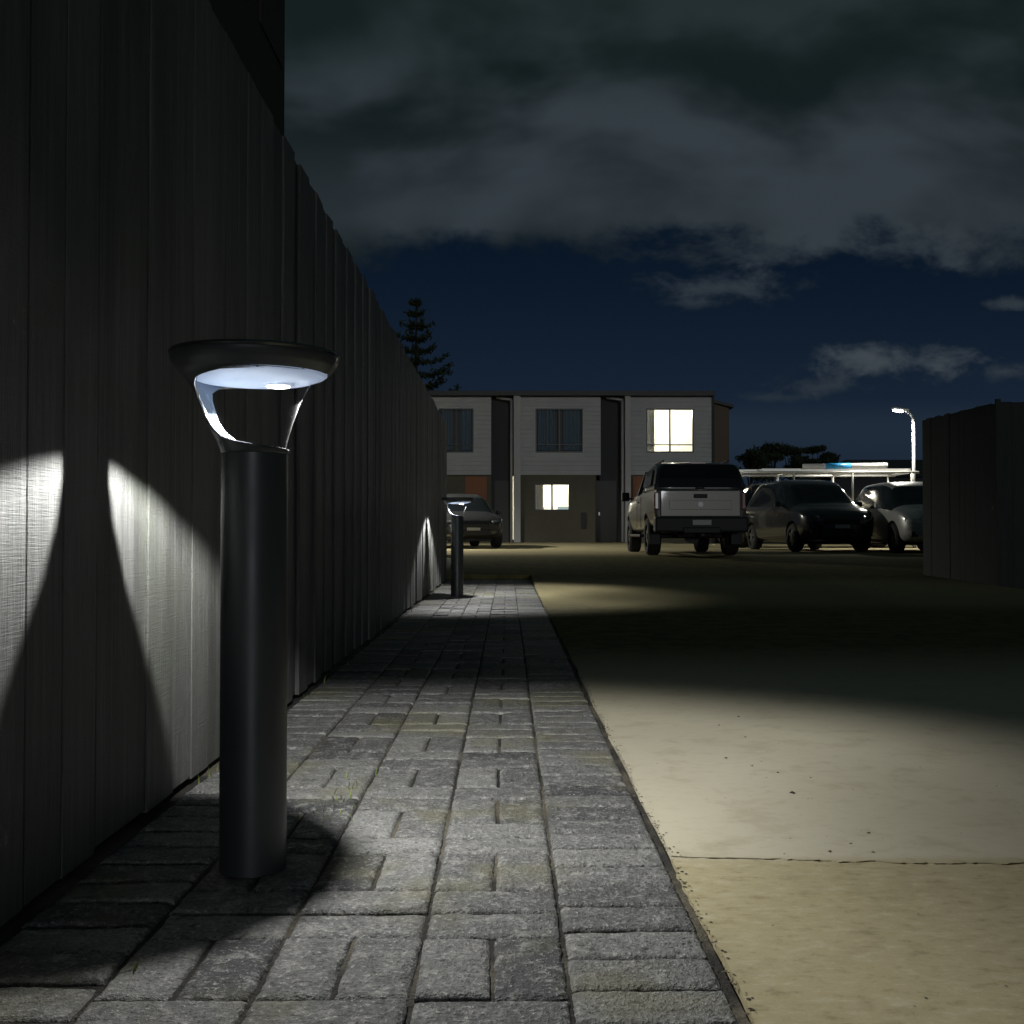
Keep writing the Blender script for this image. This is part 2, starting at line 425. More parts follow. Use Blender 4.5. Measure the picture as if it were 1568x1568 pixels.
def bollard(x,y,power):
    e=empty('bollard_light',(x,y,g(y)))
    mb=MB()
    mb.cyl((0,0,0),(0,0,.797),.0632,n=64); mb.build('post',[m_bol],e,smooth=True,auto=True)
    mb=MB(); mb.cyl((0,0,.797),(0,0,.803),.0585,.055,n=48); mb.build('post_cap',[m_bol],e,smooth=True,auto=True)
    mb=MB(); NZ,NC=64,72
    for j in range(NZ+1):
        z=.795+(.982-.795)*j/NZ; r=interp(RT,z); w=math.radians(interp(WT,z))
        for i in range(NC+1):
            s=-1+2*i/NC; ph=math.pi+s*w
            mb.v.append((r*math.cos(ph),r*math.sin(ph),z))
    for j in range(NZ):
        for i in range(NC):
            a=j*(NC+1)+i; mb.face((a,a+1,a+NC+2,a+NC+1))
    sh=mb.build('curved_shell',[m_bol,m_inner,m_rim],e,smooth=True)
    so=sh.modifiers.new('s','SOLIDIFY');so.thickness=.005;so.offset=-1
    so.material_offset_rim=2; so.material_offset=1
    mb=MB(); n=72; prof=[(.160,.982),(.1615,.986),(.160,.990),(.150,.992),(.147,.9905),(0.0001,.995)]
    for r,z in prof:
        for k in range(n): mb.v.append((r*math.cos(2*math.pi*k/n),r*math.sin(2*math.pi*k/n),z))
    for j in range(len(prof)-1):
        for k in range(n): mb.face((j*n+k,j*n+(k+1)%n,(j+1)*n+(k+1)%n,(j+1)*n+k),2 if j<2 else (0 if j<4 else 1))
    mb.build('lid',[m_bol,m_solar,m_lip],e,smooth=True,auto=True)
    mb=MB(); n=64; prof=[(.1405,.955),(.1375,.948),(.132,.944),(.11,.936),(.06,.930),(.0001,.929)]
    for r,z in prof:
        for k in range(n): mb.v.append((r*math.cos(2*math.pi*k/n),r*math.sin(2*math.pi*k/n),z))
    for j in range(len(prof)-1):
        for k in range(n): mb.face((j*n+k,(j+1)*n+k,(j+1)*n+(k+1)%n,j*n+(k+1)%n),0)
    mb.build('reflector',[m_refl],e,smooth=True)
    mb=MB(); mb.cyl((.045,0,.9265),(.045,0,.933),.026,.034,n=32); mb.build('led_holder',[m_refl],e,smooth=True,auto=True)
    mb=MB(); mb.cyl((.045,0,.9245),(.045,0,.9262),.021,n=32); mb.build('led',[m_led],e)
    mb=MB(); n=64; prof=[(.058,.803),(.063,.825),(.072,.855),(.086,.895),(.108,.934)]
    for r,z in prof:
        for k in range(n): mb.v.append((r*math.cos(2*math.pi*k/n),r*math.sin(2*math.pi*k/n),z))
    for j in range(len(prof)-1):
        for k in range(n): mb.face((j*n+k,j*n+(k+1)%n,(j+1)*n+(k+1)%n,(j+1)*n+k),0)
    mb.build('clear_lens',[m_lens],e,smooth=True)
    L=bpy.data.lights.new('led_beam','SPOT'); L.energy=power; L.spot_size=math.radians(156);L.spot_blend=.05
    L.shadow_soft_size=.007; L.color=(.99,.985,.96)
    lamp_nodes(L,.305,.45)
    lo=bpy.data.objects.new('led_beam',L); COL.objects.link(lo); lo.parent=e; lo.location=(.045,0,.9225)
    return e
bollard(-.489,2.06,58)
bollard(-.505,10.7,74)

# ------------------------------------------------------------ right fence
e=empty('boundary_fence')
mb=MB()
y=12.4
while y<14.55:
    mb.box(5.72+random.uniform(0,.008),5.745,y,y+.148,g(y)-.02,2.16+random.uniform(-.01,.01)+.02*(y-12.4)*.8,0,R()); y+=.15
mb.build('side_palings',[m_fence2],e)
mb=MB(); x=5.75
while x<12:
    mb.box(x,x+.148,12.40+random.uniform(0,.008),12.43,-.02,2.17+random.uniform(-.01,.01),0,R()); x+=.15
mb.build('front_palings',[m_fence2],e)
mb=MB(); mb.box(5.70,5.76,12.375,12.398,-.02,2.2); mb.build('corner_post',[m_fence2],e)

# ------------------------------------------------------------ townhouses
HY=39.7; S=HY/1630
def hx(p): return (p-777)*S
def hz(p): return .644+(815-p)*S
H=empty('townhouse_row',(0,HY,0))
def hb(name,m,x0,x1,z0,z1,y0,y1,bev=0):
    mb=MB(); mb.box(x0,x1,y0,y1,z0,z1); return mb.build(name,[m],H,bevel=bev)
gz=.28
def rect_with_hole(mb,x0,x1,z0,z1,holes,y0,y1,mi=0):
    xs=sorted(set([x0,x1]+[h[0] for h in holes]+[h[1] for h in holes]))
    zs=sorted(set([z0,z1]+[h[2] for h in holes]+[h[3] for h in holes]))
    for a,bb in zip(xs[:-1],xs[1:]):
        for c,d in zip(zs[:-1],zs[1:]):
            cx,cz=(a+bb)/2,(c+d)/2
            if any(h[0]<cx<h[1] and h[2]<cz<h[3] for h in holes): continue
            mb.box(a,bb,y0,y1,c,d,mi)
def window(tag,x0,x1,z0,z1,y,lit,power=60,mull=.5,trans=.18):
    hb(tag+'_frame_l',m_frame,x0,x0+.05,z0,z1,y-.02,y+.06)
    hb(tag+'_frame_r',m_frame,x1-.05,x1,z0,z1,y-.02,y+.06)
    hb(tag+'_frame_t',m_frame,x0+.05,x1-.05,z1-.05,z1,y-.02,y+.06)
    hb(tag+'_frame_b',m_frame,x0+.05,x1-.05,z0,z0+.05,y-.02,y+.06)
    xm=x0+(x1-x0)*mull
    hb(tag+'_mullion',m_frame,xm-.03,xm+.03,z0+.05,z1-.05,y-.015,y+.055)
    if trans:
        zt=z0+(z1-z0)*trans
        hb(tag+'_transom_a',m_frame,x0+.05,xm-.03,zt-.02,zt+.02,y-.01,y+.05)
        hb(tag+'_transom_b',m_frame,xm+.03,x1-.05,zt-.02,zt+.02,y-.01,y+.05)
        if not lit: hb(tag+'_sash',m_frame,x0+(xm-x0)*.5-.015,x0+(xm-x0)*.5+.015,zt+.02,z1-.05,y-.008,y+.045)
    if lit:
        mb=MB(); a,bb=x0-.8,x1+.8; zb=z1-2.1; zt=z1+.3; d=3.2
        ya,yb=y+.17,y+d
        mb.quad((a,yb,zb),(bb,yb,zb),(bb,yb,zt),(a,yb,zt))
        mb.quad((a,ya,zt),(bb,ya,zt),(bb,yb,zt),(a,yb,zt))
        mb.quad((a,ya,zb),(bb,ya,zb),(bb,yb,zb),(a,yb,zb))
        mb.quad((a,ya,zb),(a,yb,zb),(a,yb,zt),(a,ya,zt))
        mb.quad((bb,ya,zb),(bb,yb,zb),(bb,yb,zt),(bb,ya,zt))
        mb.build(tag+'_room',[m_room],H)
        L=bpy.data.lights.new(tag+'_ceiling_light','POINT');L.energy=power;L.color=(1,.95,.80);L.shadow_soft_size=.12
        lo=bpy.data.objects.new(tag+'_ceiling_light',L);COL.objects.link(lo);lo.parent=H;lo.location=((a+bb)/2+.3,y+1.7,zt-.3)
        hb(tag+'_shelf',m_curt,(a+bb)/2+.35,(a+bb)/2+.80,z0-.1,z0+.22,y+2.8,y+3.0)
        mb=MB()
        for i in range(14):
            u0=x0+.04+i*.022;u1=u0+.022
            f=lambda u:y+.24+.02*math.sin(u*90)
            mb.quad((u0,f(u0),z0),(u1,f(u1),z0),(u1,f(u1),z1+.1),(u0,f(u0),z1+.1))
        mb.build(tag+'_side_curtain',[m_room],H,smooth=True)
    else:
        mb=MB(); n=40
        for side in(0,1):
            xa=x0+.08 if side==0 else xm+.15; xb=xm-.15 if side==0 else x1-.08
            for i in range(n):
                u0=xa+(xb-xa)*i/n;u1=xa+(xb-xa)*(i+1)/n
                f=lambda u:y+.14+.03*math.sin(u*42)
                mb.quad((u0,f(u0),z0+.1),(u1,f(u1),z0+.1),(u1,f(u1),z1-.02),(u0,f(u0),z1-.02))
        mb.build(tag+'_curtain',[m_curt],H,smooth=True)
        hb(tag+'_dark_back',m_door,x0,x1,z0,z1,y+.22,y+.25)
WT0,WT1=625,693
def weatherboard(tag,x0,x1,z0,z1,hole):
    mb=MB(); rect_with_hole(mb,x0,x1,z0,z1,[hole],0,.16)
    mb.build(tag+'_wall',[m_wb],H)
    mb=MB(); z=z0
    while z<z1-.02:
        z2=min(z+.17,z1)
        segs=[(x0,x1)]
        if z<hole[3] and z2>hole[2]: segs=[(x0,hole[0]-.04),(hole[1]+.04,x1)]
        for a,bb in segs:
            i=len(mb.v)
            mb.v+=[(a,-.035,z),(bb,-.035,z),(bb,-.004,z2),(a,-.004,z2),(a,-.001,z-.012),(bb,-.001,z-.012)]
            mb.face((i,i+1,i+2,i+3));mb.face((i,i+4,i+5,i+1))
        z=z2
    mb.build(tag+'_boards',[m_wb],H)
for tag,a,bb,wa,wb,lit in(('unit_a',640,752,672,725,False),('unit_b',797,920,820,893,False),('unit_c',965,1090,990,1063,True)):
    hole=(hx(wa),hx(wb),hz(WT1),hz(WT0))
    weatherboard(tag,hx(a),hx(bb),hz(727),hz(607),hole)
    window(tag+'_upper_window',*hole,.02,lit,power=165)
hb('recess_wall_a',m_dk,hx(752)+.002,hx(783),gz-.3,hz(607),.5,.6)
hb('recess_wall_b',m_dk,hx(920)+.002,hx(953),gz-.3,hz(607),.5,.6)
for i,(a,bb) in enumerate(((783,797),(953,965))):
    hb('party_wall_%d'%i,m_pipe,hx(a)+.09,hx(bb)-.002,gz-.3,hz(606),-.25,.6)
    mb=MB(); mb.cyl((hx(a)+.0,-.1,gz),(hx(a)+.0,-.1,hz(612)),.05,n=12); mb.build('downpipe_%d'%i,[m_pipe],H,smooth=True)
    mb=MB(); mb.cyl((hx(a)+.0,-.1,hz(612)),(hx(a)-.55,.15,hz(608)),.045,n=10); mb.build('gutter_spout_%d'%i,[m_pipe],H,smooth=True)
gh=(hx(818),hx(873),hz(782),hz(740))
mb=MB(); rect_with_hole(mb,hx(797),hx(912),gz-.3,hz(727)-.003,[gh],.10,.25)
mb.build('lower_wall_b',[m_taupe],H)
window('lower_window',*gh,.12,True,power=95,trans=0)
hb('lower_wall_c',m_taupe,hx(965),hx(1090),gz-.3,hz(727)-.003,.10,.25)
hb('lower_wall_a',m_taupe,hx(640),hx(752),gz-.3,hz(727)-.003,.30,.40)
hb('orange_panel',m_orange,hx(712),hx(745),hz(765),hz(729),.20,.296)
hb('orange_panel_c',m_orange,hx(969),hx(990),hz(765),hz(727)-.05,.0,.096)
hb('front_door',m_door,hx(914),hx(946),gz,hz(735),.42,.496)
hb('front_door_frame',m_taupe,hx(908),hx(914),gz,hz(727)-.01,.26,.49)
hb('front_door_a',m_door,hx(757),hx(780),gz,hz(735),.42,.496)
hb('door_handle',m_alu,hx(918),hx(920),gz+1.0,gz+1.12,.38,.42)
hb('meter_box',m_dk,hx(890),hx(897),gz+.5,gz+1.1,.03,.098)
hb('backing',m_dk,hx(640),hx(1090),gz-.3,hz(610),4.2,4.4)
hb('side_wall',m_dk,hx(1090),hx(1090)+.12,gz-.3,hz(607),.0,4.2)
mb=MB(); mb.box(hx(636),hx(1094),-.35,4.5,hz(606)+.002,hz(601)); mb.box(hx(636),hx(1094),-.42,-.352,hz(607),hz(600)); mb.build('roof',[m_roof],H)
mb=MB()
xa,xb=hx(1090)+.13,hx(1133)+.35
mb.v+=[(xa,3.5,gz-.3),(xb,3.5,gz-.3),(xb,3.5,hz(624)+.4),(xa,3.5,hz(610)+.4),(xa,8,gz-.3),(xb,8,gz-.3),(xb,8,hz(624)+.4),(xa,8,hz(610)+.4)]
for f in((0,1,2,3),(1,5,6,2),(3,2,6,7)): mb.face(f)
mb.build('end_unit_wall',[mat('brown_cladding',(.20,.15,.11),.8)],H)
mb=MB()
mb.v+=[(xa,3.3,hz(610)+.42),(xb+.15,3.3,hz(625)+.42),(xb+.15,8,hz(625)+.42),(xa,8,hz(610)+.42),(xa,3.3,hz(610)+.55),(xb+.15,3.3,hz(625)+.55),(xb+.15,8,hz(625)+.55),(xa,8,hz(610)+.55)]
for f in((0,1,5,4),(1,2,6,5),(4,5,6,7),(0,3,2,1)): mb.face(f)
mb.build('end_unit_roof',[m_roof],H)
mb=MB(); mb.cyl((hx(829),.6,hz(783)),(hx(829),.6,hz(775)),.14,.10,n=14); mb.cyl((hx(829),.6,hz(775)),(hx(829),.6,hz(769)),.09,.07,n=14); mb.build('window_sill_vase',[m_orange],H,smooth=True)

# ------------------------------------------------------------ vehicles
cuts=[]
def arch_cut(o,pts,r,w):
    for (x,y,z) in pts:
        mb=MB(); mb.cyl((x-w,y,z),(x+w,y,z),r,n=32)
        c=mb.build('cut',[m_plast]); c.parent=o.parent
        m=o.modifiers.new('bool','BOOLEAN');m.operation='DIFFERENCE';m.object=c;m.solver='EXACT'
        cuts.append(c)
def loft(name,stations,mats,mf,parent,sub=2,crease=None):
    mb=MB(); n=len(stations[0][1]); full=2*n-2
    for y,sec in stations:
        for x,z in sec: mb.v.append((x,y,z))
        for x,z in reversed(sec[1:-1]): mb.v.append((-x,y,z))
    for i in range(len(stations)-1):
        for j in range(full):
            k=(j+1)%full
            jj=j if j<n-1 else full-1-j
            mb.face((i*full+j,(i+1)*full+j,(i+1)*full+k,i*full+k),mf(i,jj))
    mb.face(tuple(range(full)),mf(0,-1)); b0=(len(stations)-1)*full
    mb.face(tuple(b0+full-1-k for k in range(full)),mf(len(stations)-2,-1))
    o=mb.build(name,mats,parent,smooth=True)
    bm=bmesh.new();bm.from_mesh(o.data);bmesh.ops.recalc_face_normals(bm,faces=bm.faces);
    if crease:
        cl=bm.edges.layers.float.new('crease_edge')
        for e in bm.edges: e[cl]=crease
    bm.to_mesh(o.data);bm.free()
    if sub:
        s=o.modifiers.new('sub','SUBSURF');s.levels=sub;s.render_levels=sub
    return o
def wheel(parent,x,y,r,w,i):
    s=1 if x>0 else -1
    mb=MB()
    prof=[(r*.62,-w/2),(r*.9,-w/2),(r,-w/2+.04),(r,w/2-.04),(r*.9,w/2),(r*.62,w/2),(r*.60,w/2-.03)]
    n=32
    for rr,xx in prof:
        for k in range(n): mb.v.append((x+s*xx,y+rr*math.cos(2*math.pi*k/n),r+rr*math.sin(2*math.pi*k/n)))
    for j in range(len(prof)-1):
        for k in range(n): mb.face((j*n+k,j*n+(k+1)%n,(j+1)*n+(k+1)%n,(j+1)*n+k),0)
    mb.cyl((x+s*(w/2-.05),y,r),(x+s*(w/2-.04),y,r),r*.6,n=n,mi=2)
    mb.cyl((x-s*(w/2-.02),y,r),(x-s*(w/2-.01),y,r),r*.63,n=n,mi=2)
    for k in range(6):
        a=k*math.pi/3; M=Matrix.Translation((x+s*(w/2-.035),y,r))@Matrix.Rotation(a,4,'X')
        mb.box(-.012,.012,-.03,.03,.02,r*.6,1,0,M)
    mb.cyl((x+s*(w/2-.06),y,r),(x+s*(w/2-.005),y,r),.06,n=16,mi=1)
    mb.build('wheel_%d'%i,[m_tyre,m_alloy,m_plast],parent,smooth=True,auto=True)
def bx(name,m,x0,x1,y0,y1,z0,z1,p,bev=.01):
    mb=MB();mb.box(x0,x1,y0,y1,z0,z1);return mb.build(name,[m],p,bevel=bev)

def ute(name,loc,rotz,pm):
    e=empty(name,loc,rotz)
    def sec(w,zb,zt,k=1.0): return [(0,zb),(w*.80,zb),(w*.93,zb+.06),(w,zb+.30),(w,zt-.22),(w*.965,zt),(0,zt+.01)]
    st=[(0.02,sec(.86,.62,1.28)),(0.06,sec(.89,.55,1.29)),(.9,sec(.92,.48,1.29)),(2.0,sec(.92,.45,1.27)),(3.0,sec(.92,.45,1.22)),(3.9,sec(.92,.45,1.18)),(4.5,sec(.90,.45,1.12)),(4.95,sec(.86,.48,1.04)),(5.15,sec(.74,.50,.90))]
    o=loft('body',st,[pm,m_plast],lambda i,j:0,e,2,.55)
    arch_cut(o,[(.85,1.05,.39),(-.85,1.05,.39),(.85,4.2,.39),(-.85,4.2,.39)],.46,.25)
    def c2(w,z0,z1,w1): return [(0,z0),(w,z0),(w*.985,z0+.06),(w1+.03,z1-.10),(w1,z1-.02),(0,z1)]
    loft('cab',[(1.78,c2(.88,1.2,1.74,.66)),(2.0,c2(.88,1.2,1.80,.67)),(3.1,c2(.88,1.18,1.80,.67)),(3.3,c2(.88,1.18,1.74,.64)),(3.95,c2(.84,1.14,1.24,.62))],[pm,m_glass],
        lambda i,j:1 if j==2 or (i==3 and j in(3,4)) else 0,e,2,.45)
    for s in(-1,1):
        M=Matrix.Translation((s*.80,2.55,1.5))@Matrix.Rotation(s*math.radians(-18),4,'Y')
        mb=MB();mb.box(-.02,.02,-.05,.05,-.26,.28,0,0,M);mb.build('b_pillar',[m_plast],e)
        bx('mirror_arm',m_plast,s*.90 if s>0 else -.98,.98 if s>0 else -.90,3.55,3.62,1.20,1.24,e,0)
        bx('mirror',m_plast,(.96 if s>0 else -1.14),(1.14 if s>0 else -.96),3.5,3.62,1.16,1.36,e,.03)
        bx('tail_light',m_red,(.795 if s>0 else -.885),(.885 if s>0 else -.795),-.0,.12,.90,1.24,e,.02)
        bx('side_step',m_plast,(.80 if s>0 else -.96),(.96 if s>0 else -.80),1.75,3.6,.36,.42,e,.02)
        bx('mudflap',m_plast,(.70 if s>0 else -.92),(.92 if s>0 else -.70),.52,.54,.22,.60,e,.005)
        bx('door_handle',m_plast,(.915 if s>0 else -.94),(.94 if s>0 else -.915),2.15,2.32,1.08,1.11,e,.005)
        mb=MB();mb.box(s*.921-.004,s*.921+.004,2.50,2.508,.55,1.16);mb.box(s*.921-.004,s*.921+.004,1.82,1.828,.55,1.2);mb.build('door_gaps',[m_plast],e)
    def c3(w,z0,z1,w1): return [(0,z0),(w,z0),(w*.985,z0+.08),(w1+.05,z1-.10),(w1-.03,z1-.015),(0,z1)]
    loft('canopy',[(.06,c3(.885,1.285,1.40,.84)),(.14,c3(.885,1.285,1.62,.80)),(.26,c3(.885,1.285,1.80,.755)),(.7,c3(.885,1.285,1.86,.74)),(1.75,c3(.885,1.285,1.84,.73))],
         [m_grey,m_glass],lambda i,j:0,e,2,.5)
    mb=MB(); 
    P=[(-.80,.035,1.33),(.80,.035,1.33),(.79,.062,1.50),(.75,.12,1.68),(.68,.19,1.775),(-.68,.19,1.775),(-.75,.12,1.68),(-.79,.062,1.50)]
    mb.v+=P; mb.face((0,1,2,7));mb.face((7,2,3,6));mb.face((6,3,4,5))
    w=mb.build('rear_window',[m_glass],e); so=w.modifiers.new('s','SOLIDIFY');so.thickness=.012;so.offset=0
    for s in(-1,1):
        mb=MB();mb.v+=[(s*.90,.42,1.38),(s*.895,1.6,1.38),(s*.83,1.6,1.70),(s*.83,.52,1.70)];mb.face((0,1,2,3));w=mb.build('side_window',[m_glass],e);so=w.modifiers.new('s','SOLIDIFY');so.thickness=.02;so.offset=0
    bx('canopy_handle',m_plast,-.08,.08,-.01,.05,1.295,1.335,e,.01)
    bx('brake_light',m_red,-.16,.16,.22,.26,1.80,1.83,e,.005)
    bx('roof_rail_l',m_plast,-.66,-.62,.5,1.6,1.86,1.89,e,.01); bx('roof_rail_r',m_plast,.62,.66,.5,1.6,1.86,1.89,e,.01)
    bx('tailgate',pm,-.775,.775,-.015,.03,.76,1.275,e,.02)
    bx('tailgate_press',pm,-.60,.60,-.024,-.014,.90,1.08,e,.008)
    bx('tailgate_handle',m_plast,-.13,.13,-.035,-.014,1.12,1.20,e,.01)
    mb=MB();mb.cyl((0,-.03,1.0),(0,-.02,1.0),.05,n=20);mb.build('badge',[m_alloy],e)
    bx('bumper',m_plast,-.90,.90,-.16,.10,.46,.76,e,.04)
    bx('bumper_step',m_plast,-.36,.36,-.19,-.15,.44,.56,e,.02)
    bx('number_plate',m_plate,-.18,.18,-.175,-.162,.60,.70,e,.004)
    bx('tow_bar',m_plast,-.04,.04,-.26,.1,.38,.44,e,.01)
    mb=MB();mb.cyl((-.78,1.05,.39),(.78,1.05,.39),.05,n=12);mb.cyl((0,.9,.38),(0,1.2,.38),.15,.13,n=16);mb.build('rear_axle',[m_plast],e)
    bx('chassis',m_plast,-.45,.45,.3,4.8,.42,.55,e,.01)
    bx('spare_wheel_underslung',m_plast,-.33,.33,.15,.75,.36,.5,e,.06)
    for i,(x,y) in enumerate(((.78,1.05),(-.78,1.05),(.78,4.2),(-.78,4.2))): wheel(e,x,y,.385,.26,i)
    return e
UY=20.5
ute('pickup_truck',(3.72,UY,g(UY+2.5)-.0),0,m_beige)

def car(name,loc,rotz,pm,H=1.6,Lk=1.0):
    e=empty(name,loc,rotz)
    k=H/1.6
    def s_(y,w,zb,belt,roof,wr): return (y*Lk,[(0,zb),(w*.85,zb),(w*.97,zb+.10),(w,(zb+belt)/2+.05),(w*.985,belt*k),(wr,roof*k-.03),(wr*.8,roof*k),(0,roof*k+.012)])
    st=[s_(0,.74,.42,.74,.80,.66),s_(.06,.84,.32,.90,.98,.70),s_(.35,.89,.24,1.0,1.46,.62),s_(.75,.90,.22,1.0,1.60,.64),s_(2.3,.91,.2,.98,1.61,.65),s_(2.85,.91,.2,.97,1.50,.62),s_(3.55,.90,.22,.94,1.02,.70),s_(4.1,.87,.25,.86,.93,.66),s_(4.38,.74,.34,.68,.76,.58)]
    gl=lambda i,j:1 if (j==4 and 2<=i<=4) or (i==1 and j in(5,6)) or (i==5 and j in(5,6)) or (i==5 and j==4) else 0
    o=loft('body',st,[pm,m_glass],gl,e,2,.35)
    ya,yb=.85*Lk,3.62*Lk
    arch_cut(o,[(.85,ya,.33),(-.85,ya,.33),(.85,yb,.33),(-.85,yb,.33)],.385,.24)
    for i,(x,y) in enumerate(((.79,ya),(-.79,ya),(.79,yb),(-.79,yb))): wheel(e,x,y,.325,.22,i)
    for s in(-1,1):
        a,bb=sorted((s*.60,s*.80))
        bx('tail_light',m_red,a,bb,.02,.16,.86*k,1.0*k,e,.03)
        mb=MB();
        M=Matrix.Translation((s*.64,4.24*Lk,.70*k))@Matrix.Rotation(-s*.45,4,'Z')
        mb.box(-.17,.17,-.08,.07,-.055,.07,0,0,M); mb.build('headlight',[m_head],e,bevel=.03)
        a,bb=sorted((s*.93,s*1.08)); bx('mirror',pm,a,bb,2.95*Lk,3.07*Lk,.98*k,1.10*k,e,.03)
        a,bb=sorted((s*.5,s*.72)); bx('fog_recess',m_plast,a,bb,4.22*Lk,4.36*Lk,.36,.48,e,.02)
    bx('grille',m_plast,-.42,.42,4.25*Lk,4.40*Lk,.58*k,.70*k,e,.02)
    bx('lower_grille',m_plast,-.48,.48,4.25*Lk,4.40*Lk,.34,.50,e,.02)
    bx('number_plate',m_plate,-.18,.18,4.395*Lk,4.41*Lk,.50*k,.58*k,e,.003)
    bx('rear_number_plate',m_plate,-.18,.18,-.02,.0,.72*k,.83*k,e,.003)
    bx('rear_bumper_trim',m_plast,-.74,.74,-.015,.06,.34,.48,e,.03)
    bx('underbody',m_plast,-.6,.6,.4*Lk,3.9*Lk,.18,.3,e,.01)
    return e
car('parked_suv',(7.05,28.2,g(25)),math.radians(180+6),m_black,1.72)
car('parked_car',(9.45,26.9,g(24)),math.radians(180-2),m_silver,1.62)
car('parked_hatchback',(-1.95,32.2,g(30)),math.radians(180+14),m_grey,1.5)

e=empty('work_truck',(11.3,29.8,g(29)),math.radians(90))
loft('cab',[(3.6,[(0,.5),(.85,.5),(.9,.8),(.9,1.15),(.68,1.75),(0,1.8)]),(4.5,[(0,.5),(.85,.5),(.9,.8),(.9,1.15),(.68,1.75),(0,1.8)]),(5.1,[(0,.5),(.85,.5),(.9,.8),(.9,1.08),(.7,1.15),(0,1.18)]),(5.9,[(0,.5),(.8,.5),(.85,.7),(.84,.9),(.7,1.0),(0,1.03)])],[m_grey,m_glass],lambda i,j:1 if j==3 and i==0 or (i==1 and j in(3,4)) else 0,e,2,.5)
bx('tray',m_alu,-.92,.92,.2,3.55,.85,.93,e,.01)
bx('tray_side_l',m_alu,-.94,-.90,.2,3.55,.93,1.2,e,.01); bx('tray_side_r',m_alu,.90,.94,.2,3.55,.93,1.2,e,.01)
bx('chassis',m_plast,-.4,.4,.3,5.6,.5,.8,e,.01)
RZ=2.06
mb=MB()
for s in(-.88,.88):
    for y in(.3,1.9,3.5): mb.cyl((s,y,.93),(s,y,RZ),.03,n=10)
    mb.cyl((s,.1,RZ),(s,4.9,RZ),.035,n=10)
for y in(.3,1.9,3.5,4.8): mb.cyl((-.88,y,RZ),(.88,y,RZ),.03,n=10)
mb.build('ladder_rack',[m_alu],e,smooth=True)
mb=MB()
for (xx0,z0,ya,yb) in((-.55,RZ+.08,.2,4.3),(-.1,RZ+.08,.5,5.0)):
    for d in(0,.38):
        mb.box(xx0+d-.02,xx0+d+.02,ya,yb,z0-.04,z0+.04)
    y=ya+.15
    while y<yb: mb.cyl((xx0,y,z0),(xx0+.38,y,z0),.015,n=8); y+=.28
mb.build('ladders',[m_alu],e)
mb=MB();mb.cyl((-.7,.9,RZ+.20),(-.7,3.2,RZ+.17),.07,n=14);mb.build('conduit_tube',[m_pipe],e,smooth=True)
mb=MB();mb.cyl((-.7,1.9,RZ+.187),(-.7,2.6,RZ+.178),.078,n=14);mb.build('blue_band',[m_blue],e,smooth=True)
for i,(x,y) in enumerate(((.78,1.2),(-.78,1.2),(.78,4.9),(-.78,4.9))): wheel(e,x,y,.36,.24,i)

mb=MB(); x=7.95
while x<24:
    mb.box(x,x+.148,35+random.uniform(0,.01),35.03,.2,2.0+random.uniform(-.01,.01),0,R()); x+=.15
mb.build('paling_fence',[m_fence2])
e=empty('distant_house',(24,62,.25))
mb=MB();mb.box(-5,12,0,8,-.3,3.6);mb.build('walls',[m_dk],e)
mb=MB();mb.v+=[(-5.5,-.5,3.6),(12.5,-.5,3.6),(12.5,4,4.9),(-3,4,4.9),(12.5,8.5,3.6),(-5.5,8.5,3.6)];mb.face((0,1,2,3));mb.face((3,2,4,5));mb.face((0,3,5));mb.build('roof',[m_roof],e)

# street lamps (one in view, one standing behind the left fence lighting the court)
m_lampg=mat('lamp_lit_glass',(1,1,1),.3,0,(.9,.97,1),25)
def street_lamp(SX,SY,rz,power,tilt):
    e=empty('street_lamp',(SX,SY,g(SY)),rz)
    mb=MB(); mb.cyl((0,0,0),(0,0,3.45),.055,.035,n=16); pr=Vector((0,0,3.45))
    for a in range(1,7):
        t_=a/6*math.pi*.4; q=Vector((-.3+.3*math.cos(t_),0,3.45+.3*math.sin(t_)));mb.cyl(pr,q,.036,.034,n=14);pr=q
    mb.build('pole',[m_pipe],e,smooth=True)
    mb=MB(); M=Matrix.Translation((-.34,0,3.78))@Matrix.Rotation(math.radians(8),4,'Y'); mb.box(-.24,.2,-.10,.10,-.03,.04,0,0,M); mb.build('lamp_head',[m_alu],e,bevel=.02)
    mb=MB(); M=Matrix.Translation((-.40,0,3.74))@Matrix.Rotation(math.radians(8),4,'Y'); mb.box(-.14,.10,-.08,.08,-.015,.004,0,0,M); mb.build('lamp_glass',[m_lampg],e)
    L=bpy.data.lights.new('lamp_beam','SPOT');L.energy=power;L.spot_size=math.radians(150);L.spot_blend=.5;L.shadow_soft_size=.08;L.color=(1,.96,.84)
    lo=bpy.data.objects.new('lamp_beam',L);COL.objects.link(lo);lo.parent=e;lo.location=(-.40,0,3.70);lo.rotation_euler=(0,math.radians(tilt),0)
street_lamp(11.1,29.0,0,800,10)
street_lamp(-4.6,29.0,math.radians(180),2600,22)

